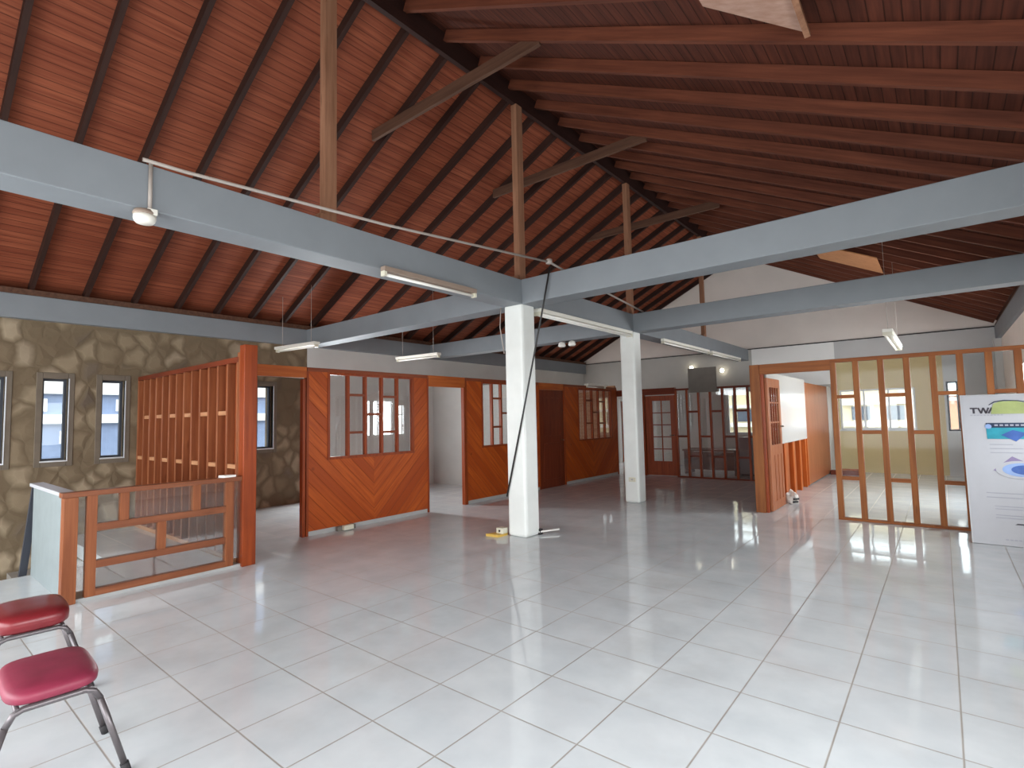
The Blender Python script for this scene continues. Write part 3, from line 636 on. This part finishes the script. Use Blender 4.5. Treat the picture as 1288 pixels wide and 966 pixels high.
batten((-4.06, 12.3, 2.94), (-4.06, 14.5, 2.94), 'faint white batten lamp at the far end of the long beam')
batten((-9.05, 4.52, 2.82), (-7.98, 4.66, 2.82), 'hanging batten lamp in front of the stone wall over the first doorway', wires=1.0, wide=True)
batten((-8.76, 6.95, 2.80), (-7.60, 7.05, 2.80), 'hanging batten lamp in front of the white wall over the second doorway', wires=1.35, wide=True)
batten((-0.53, 9.0, 2.62), (-0.53, 11.4, 2.62), 'hanging white lamp seen end on above the right glazed partition', wires=1.57, wide=True, tubes=2)
batten((-6.57, 10.85, 2.27), (-6.57, 11.75, 2.27), 'short white batten lamp lying on top of the far chevron panel', wide=True)
t = thing('ceiling_lamp', 'round white lamp holder under the long beam at the left', 'lamp', (-4.15, 1.13, 2.95))
MB().lathe((-4.12, 1.13, 2.95), [(0.0, -0.075), (0.05, -0.074), (0.062, -0.06), (0.066, -0.045), (0.066, -0.02)], 24).build('diffuser', M['lamp_white'], t)
MB().lathe((-4.12, 1.13, 2.95), [(0.066, -0.022), (0.07, -0.01), (0.062, 0.012), (0.0, 0.014)][:3], 24).build('base', M['lamp_brown'], t)
MB().tube([(-4.088, 1.15, 2.94), (-4.088, 1.15, 3.3)], 0.013, 10).build('conduit', M['pipe'], t)
MB().box(-4.10, -4.06, 1.13, 1.19, 2.93, 2.97).build('junction_box', M['lamp_white'], t, bevel=0.004)
t = thing('twin_spotlight', 'pair of small white spotlights under the second cross beam', 'lamp', (-5.48, 8.42, 2.96))
MB().box(-5.53, -5.43, 8.42, 8.47, 2.93, 2.97).build('base', M['black'], t)
for x in (-5.60, -5.37): MB().lathe((x, 8.40, 2.90), [(0.03, 0.05), (0.06, 0.03), (0.075, -0.03), (0.05, -0.05)], 16).build('lamp_head', M['tube'], t)
for x, z, la in ((-5.68, 2.88, 'left of two small lit round bulbs on the far wall, beside the grey board'), (-4.80, 2.74, 'right of two small lit round bulbs on the far wall, above the far partition')):
    t = thing('wall_bulb', la, 'lamp', (x, YB, z))
    MB().tube([(x, YB, z), (x, YB-0.06, z)], 0.03, 12).build('holder', M['lamp_white'], t)
    MB().lathe((x, YB-0.11, z), [(0.01, -0.06), (0.04, -0.045), (0.058, 0.0), (0.04, 0.045), (0.01, 0.06)], 14).build('bulb', M['bulb'], t)
# conduit and cables
t = thing('conduit_pipe', 'thin grey conduit running above the long beam over the first column', 'conduit', (-4.06, 1.15, 3.32))
MB().tube([(-4.08, 1.10, 3.30), (-4.07, 1.35, 3.30), (-3.93, 3.0, 3.335), (-3.615, 5.19, 3.40)], 0.014, 8).build('pipe', M['pipe'], t)
MB().tube([(-3.615, 5.19, 3.40), (-3.60, 5.45, 3.36), (-3.72, 7.2, 3.28), (-3.914, 8.42, 3.30)], 0.014, 8).build('pipe', M['pipe'], t)
MB().lathe((-3.615, 5.19, 3.40), [(0.02, -0.03), (0.04, -0.02), (0.04, 0.03), (0.02, 0.04)], 14).build('junction_box', M['pipe'], t)
tag(MB().tube([(-3.615, 5.205, 3.345), (-3.736, 5.212, 2.875), (-4.05, 5.225, 1.735), (-4.39, 5.225, 0.50)], 0.011, 8).build('hanging_cable', M['black'], origin=(-3.615, 5.205, 3.345)), 'black cable hanging diagonally across the first white column', 'cable')
tag(MB().tube([(-4.43, 5.22, 2.96), (-4.45, 5.22, 2.7), (-4.41, 5.25, 2.35)], 0.007, 6).build('loose_cable', M['pipe'], origin=(-4.43, 5.22, 2.96)), 'short loose cable at the top left of the first column', 'cable')
# small things at floor level
def socket(loc, nrm, label, w_=0.075, h=0.075):
    t = thing('wall_socket', label, 'socket', loc); x, y, z = loc
    if nrm == 'x': MB().box(x, x+0.012, y-w_/2, y+w_/2, z-h/2, z+h/2).build('plate', M['socket'], t, bevel=0.003); MB().box(x+0.012, x+0.016, y-0.012, y+0.012, z-0.012, z+0.012).build('outlet', M['kick'], t)
    else: MB().box(x-w_/2, x+w_/2, y-0.012, y, z-h/2, z+h/2).build('plate', M['socket'], t, bevel=0.003); MB().box(x-0.02, x+0.02, y-0.016, y-0.012, z-0.012, z+0.012).build('outlet', M['kick'], t)
socket((-4.215, 8.395, 0.40), 'y', 'ivory socket low on the second white column', 0.13, 0.075)
t = thing('floor_socket', 'ivory socket box on the floor against the chevron panel', 'socket', (-6.50, 4.27, 0))
MB().box(-6.56, -6.50, 4.12, 4.40, 0, 0.06).build('back_plate', M['slate'], t); MB().box(-6.50, -6.44, 4.18, 4.33, 0.012, 0.075).build('box', M['socket'], t, bevel=0.004)
t = thing('floor_socket', 'ivory socket box on a yellow tray left of the first column foot', 'socket', (-4.53, 5.22, 0))
MB().prism([(-4.62, 5.06, 0), (-4.43, 5.08, 0), (-4.42, 5.26, 0), (-4.56, 5.25, 0)], (0, 0, 0.03)).build('tray', M['yellow'], t); MB().box(-4.53, -4.42, 5.16, 5.26, 0.03, 0.10).build('box', M['socket'], t, bevel=0.004)
MB().lathe((-4.475, 5.16, 0.065), [(0.012, -0.012), (0.014, 0.0), (0.012, 0.012)], 10).build('outlet', M['rubber'], t)
t = thing('cable_plug', 'white plug lead sticking out right of the first column foot', 'plug', (-4.05, 5.62, 0.0))
MB().tube([(-4.10, 5.50, 0.035), (-4.03, 5.62, 0.04), (-3.95, 5.74, 0.045)], 0.012, 8).build('lead', M['paper'], t); MB().box(-4.12, -4.08, 5.50, 5.56, 0.0, 0.07).build('plug', M['rubber'], t)
t = thing('plastic_bag', 'crumpled white and black bag on the floor behind the open door', 'bag', (-2.0, 9.72, 0))
bm_ = bmesh.new(); bmesh.ops.create_icosphere(bm_, subdivisions=3, radius=0.11)
for v in bm_.verts:
    r_ = 1+0.3*math.sin(v.co.x*41+v.co.z*23)*math.sin(v.co.y*37+1)+random.uniform(-.06, .06)
    v.co = Vector((v.co.x*0.85*r_, v.co.y*r_, max(-0.09, v.co.z*1.05*r_))) + Vector((-2.0, 9.72, 0.09))
bb = MB(); bb.bm.free(); bb.bm = bm_; bb.build('bag', M['paper'], t)
MB().bar((-1.955, 9.60, 0.085), (-1.90, 9.70, 0.085), 0.02, 0.03).build('printed_band', M['rubber'], t); MB().bar((-1.965, 9.61, 0.035), (-1.915, 9.70, 0.035), 0.02, 0.03).build('printed_band', M['rubber'], t)
tag(MB().lathe((-1.75, 13.0, 0), [(0.03, 0), (0.045, 0.02), (0.035, 0.05), (0.01, 0.06)], 10).build('door_stop', M['rubber'], origin=(-1.75, 13.0, 0)), 'small dark lump lying on the white floor inside the right room', 'debris')
t = thing('timber_offcut', 'brown timber offcut lying against the far end of the plywood panel', 'timber', (-1.9, 14.7, 0))
MB().box(-2.15, -1.55, 14.62, 14.8, 0, 0.10).build('block', M['red_x'], t, bevel=0.005); MB().bar((-2.0, 14.6, 0.13), (-1.5, 14.75, 0.12), 0.06, 0.04).build('stick', M['pale_z'], t)

# ================================================================== display board
def display_board():
    y0, y1, x0, x1, H = 7.87, 8.565, 0.178, 0.96, 1.80
    th = math.atan2(y1-y0, 1.66)
    t = thing('display_board', 'white printed display board leaning against the right partition', 'display board', (x0, y0, 0.005))
    t.rotation_euler.x = -th
    h = 1.66/math.cos(th); B = Vector((x0, y0, 0.005)); W = x1-x0
    def at(bm_, name, mat, **kw): bmesh.ops.translate(bm_.bm, verts=bm_.bm.verts, vec=B); return bm_.build(name, mat, t, **kw)
    at(MB().box(0, W, 0, 0.03, 0, h), 'board', M['board'], bevel=0.003)
    at(MB().box(0, 0.012, -0.004, 0, 0, h), 'edge_strip', M['alu']); at(MB().box(0.012, W, -0.004, 0, h-0.012, h), 'edge_strip', M['alu'])
    def letters(polys, name, mat, e=0.003):
        b_ = MB()
        for p in polys: b_.prism([(x, -0.001, z) for x, z in p], (0, -e, 0))
        at(b_, name, mat)
    S = 1.0
    z = h-0.245; k = 0.10
    def bar2(p, q, wd):
        p, q = Vector(p), Vector(q); n = Vector((-(q-p).y, (q-p).x)).normalized()*wd/2
        return [tuple(p+n), tuple(q+n), tuple(q-n), tuple(p-n)]
    T = lambda x, z, hh, wd: [[(x, z+hh-wd), (x+hh*.9, z+hh-wd), (x+hh*.9, z+hh), (x, z+hh)], [(x+hh*.45-wd*.6, z), (x+hh*.45+wd*.6, z), (x+hh*.45+wd*.6, z+hh-wd), (x+hh*.45-wd*.6, z+hh-wd)]]
    P = T(0.085, z, 0.075, 0.016)
    xs = [0.160, 0.185, 0.207, 0.229, 0.254]
    for i in range(4): P.append(bar2((xs[i], z+0.073*(1-i % 2)), (xs[i+1], z+0.073*(i % 2)), 0.017))
    P.append(bar2((0.250, z), (0.285, z+0.073), 0.017))
    letters(P, 'lettering', M['ink'])
    letters([[(0.085+k_*0.03, z-0.028), (0.105+k_*0.03, z-0.028), (0.105+k_*0.03, z-0.018), (0.085+k_*0.03, z-0.018)] for k_ in range(10)], 'small_print', M['ink_light'])
    # lime leaf shaped graphic over the name
    g = [(0.27, z-0.01), (0.60, z-0.01), (0.66, z+0.05), (0.62, z+0.11), (0.50, z+0.15), (0.36, z+0.15), (0.30, z+0.12), (0.285, z+0.07)]
    b_ = MB().prism([(x, -0.004, zz) for x, zz in g], (0, -0.003, 0)); at(b_, 'lime_graphic', M['green'])
    b_ = MB().tube([(0.26, -0.008, z+0.105), (0.31, -0.008, z+0.145), (0.40, -0.008, z+0.16), (0.52, -0.008, z+0.152), (0.60, -0.008, z+0.13)], [0.004, 0.006, 0.006, 0.005, 0.003], 6); at(b_, 'lime_outline', M['navy'])
    # picture block
    zz = h-0.57
    letters([[(0.215, zz), (0.60, zz), (0.60, zz+0.20), (0.215, zz+0.20)]], 'picture', M['teal'])
    letters([[(0.215, zz+0.14), (0.60, zz+0.14), (0.60, zz+0.20), (0.215, zz+0.20)]], 'picture_band', M['navy'], 0.005)
    letters([[(0.34, zz+0.05), (0.44, zz+0.11), (0.56, zz+0.07), (0.46, zz-0.03)]], 'picture_shape', M['blue'], 0.006)
    letters([[(0.235+0.03*math.cos(a*PI/8), zz+0.155+0.03*math.sin(a*PI/8)) for a in range(16)]], 'picture_disc', M['sky'], 0.008)
    letters([[(0.29+i*0.045, zz+0.16), (0.32+i*0.045, zz+0.16), (0.32+i*0.045, zz+0.18), (0.29+i*0.045, zz+0.18)] for i in range(6)], 'picture_print', M['ink_light'], 0.007)
    for j, n in enumerate((5, 9, 8)):
        letters([[(0.23, zz-0.07-j*0.05), (0.23+0.04*n, zz-0.07-j*0.05), (0.23+0.04*n, zz-0.063-j*0.05), (0.23, zz-0.063-j*0.05)]], 'small_print', M['ink_light'])
    # second picture: diamond and lens
    zc = h-0.93; xc = 0.46
    letters([[(xc-0.22, zc-0.02), (xc-0.05, zc+0.15), (xc+0.16, zc+0.02), (xc-0.02, zc-0.10)]], 'second_picture', M['mauve'])
    letters([[(xc+0.20*math.cos(a*PI/12), zc-0.01+0.105*math.sin(a*PI/12)) for a in range(24)]], 'second_picture_lens', M['board'], 0.006)
    letters([[(xc+0.02+0.165*math.cos(a*PI/12), zc-0.01+0.08*math.sin(a*PI/12)) for a in range(24)]], 'second_picture_lens', M['sky'], 0.008)
    letters([[(xc+0.05+0.12*math.cos(a*PI/12), zc-0.01+0.055*math.sin(a*PI/12)) for a in range(24)]], 'second_picture_lens', M['blue'], 0.010)
    for j, (a, zz2) in enumerate(((0.16, 0.58), (0.16, 0.53), (0.22, 0.43), (0.22, 0.40), (0.22, 0.33), (0.22, 0.30))):
        letters([[(a, zz2), (0.64-0.02*(j % 3), zz2), (0.64-0.02*(j % 3), zz2+0.007), (a, zz2+0.007)]], 'small_print', M['ink_light'])
    letters([[(0.37, 0.235), (0.60, 0.235), (0.57, 0.25), (0.39, 0.25)], [(0.445, 0.165), (0.475, 0.165), (0.485, 0.235), (0.435, 0.235)]], 'emblem', M['ink'])
    letters([[(0.28+i*0.035, 0.06), (0.305+i*0.035, 0.06), (0.305+i*0.035, 0.072), (0.28+i*0.035, 0.072)] for i in range(12)], 'small_print', M['ink_light'])
display_board()

# ================================================================== stools
def stool(name, label, cx, cy, rz, vin, L=0.46, W=0.31, H=0.47, thick=0.055):
    t = thing(name, label, 'stool', (cx, cy, 0)); B = Vector((cx, cy, 0))
    def at(bm_, n, mat, **kw): bmesh.ops.translate(bm_.bm, verts=bm_.bm.verts, vec=B); return bm_.build(n, mat, t, **kw)
    bm_ = bmesh.new(); nseg = 40; rings = []
    prof = [(0.90, -thick), (0.985, -thick*0.8), (1.0, -thick*0.45), (0.985, -0.014), (0.94, -0.004), (0.80, 0.006), (0.5, 0.012), (0.2, 0.013)]
    for s_, dz in prof:
        ring = []
        for k in range(nseg):
            a = 2*PI*k/nseg; c, s2 = math.cos(a), math.sin(a); p = 2/4.2
            ring.append(bm_.verts.new((math.copysign(abs(c)**p, c)*L/2*s_, math.copysign(abs(s2)**p, s2)*W/2*s_, H+dz)))
        rings.append(ring)
    for a, c in zip(rings, rings[1:]):
        for k in range(nseg): f = bm_.faces.new((a[k], a[(k+1) % nseg], c[(k+1) % nseg], c[k])); f.smooth = True
    bm_.faces.new(rings[0][::-1]); f = bm_.faces.new(rings[-1]); f.smooth = True
    bb = MB(); bb.bm.free(); bb.bm = bm_; at(bb, 'seat', vin)
    zt = H-thick-0.012; r = 0.0125
    def U(x):
        yb, yt = W/2+0.09, W/2-0.03
        return [(x, -yb, 0.012), (x*0.985, -yt-0.022, zt-0.05), (x*0.98, -yt, zt-0.012), (x*0.98, -yt+0.03, zt), (x*0.98, yt-0.03, zt), (x*0.98, yt, zt-0.012), (x*0.985, yt+0.022, zt-0.05), (x, yb, 0.012)]
    for s_ in (-1, 1):
        u = U(s_*(L/2-0.02)); e = L/2-0.02
        at(MB().tube(u[1:7], r, 10), 'seat_bearer', M['steel'])
        for seg in ((u[1], u[0]), (u[6], u[7])):
            leg = at(MB().tube(list(seg), r, 10), 'leg', M['steel'])
            p = Vector(seg[1]); d = (Vector(seg[1])-Vector(seg[0])).normalized()
            f_ = MB().tube([p-d*0.03, p+d*0.011], r+0.004, 10); bmesh.ops.translate(f_.bm, verts=f_.bm.verts, vec=B); sub(f_, 'foot_cap', M['rubber'], leg)
    fr = [(-L/2+0.02, W/2-0.03, zt), (L/2-0.02, W/2-0.03, zt)]
    for y in (-W/2+0.04, W/2-0.04): at(MB().tube([(-L/2+0.02, y, zt), (L/2-0.02, y, zt)], 0.010, 8), 'cross_tube', M['steel'])
    t.rotation_euler.z = rz
    return t
stool('padded_stool', 'nearer stool with a flat crimson padded seat and steel tube legs', -3.07, 0.53, math.radians(-3), M['vinyl'], L=0.47, W=0.31, H=0.465)
stool('padded_stool', 'farther stool with a thick dark red padded seat behind the crimson one', -4.13, 0.62, math.radians(-3), M['vinyl2'], L=0.47, W=0.33, H=0.48, thick=0.085)

# ================================================================== outside
struct(MB().box(-60, 60, -40, 70, -3.2, -3.0), 'ground', M['ground'], 'pale street outside the windows', 'street')
def house(name, label, ax, c0, c1, u0_, u1_, z1, mat, bands, wins, band='band'):
    bx = (lambda a, d, u, v, z, q: MB().box(a, d, u, v, z, q)) if ax == 'Y' else (lambda a, d, u, v, z, q: MB().box(u, v, a, d, z, q))
    mid = ((c0+c1)/2, (u0_+u1_)/2, -3.0) if ax == 'Y' else ((u0_+u1_)/2, (c0+c1)/2, -3.0)
    t = thing(name, label, 'building', mid)
    bx(c0, c1, u0_, u1_, -3, z1).build('walls', M[mat], t)
    f = c1 if ax == 'Y' else c0; s_ = 1 if ax == 'Y' else -1
    for z, q in bands: bx(*sorted((f, f+s_*0.12)), u0_, u1_, z, q).build('band', M[band], t)
    for u, v, z, q in wins: bx(*sorted((f, f+s_*0.04)), u, v, z, q).build('window', M['fac_dark'] if ax == 'X' else M[band], t)
    bx(c0-0.2, c1+0.2, u0_-0.2, u1_+0.2, z1, z1+0.2).build('roof', M['band'], t)
house('neighbour_house', 'pale blue house with white bands outside the slit windows', 'Y', -24, -16.5, -8, 14, 5.6, 'facade', [(1.6, 1.82), (2.32, 2.75), (3.4, 3.8), (0.1, 0.3)], [(y, y+0.45, 1.9, 2.2) for y in (2.2, 4.0, 6.3, 8.2)]+[(y, y+0.5, 1.12, 1.42) for y in (2.9, 4.2, 5.6, 7.9)])
house('neighbour_house', 'cream building with dark windows outside the wide far window', 'X', 20.5, 26, -14, -0.2, 2.6, 'fac_cream', [(1.0, 1.15), (1.7, 1.8)], [(x, x+0.5, 1.2, 1.65) for x in (-7.2, -5.9, -2.3, -1.4)])
house('neighbour_house', 'orange pink building outside the right slit window', 'X', 20.5, 26, 0.1, 6, 1.9, 'fac_pink', [(1.75, 1.85)], [])
for o in bpy.data.objects:
    for k in ('_o', 'base'):
        if k in o: del o[k]
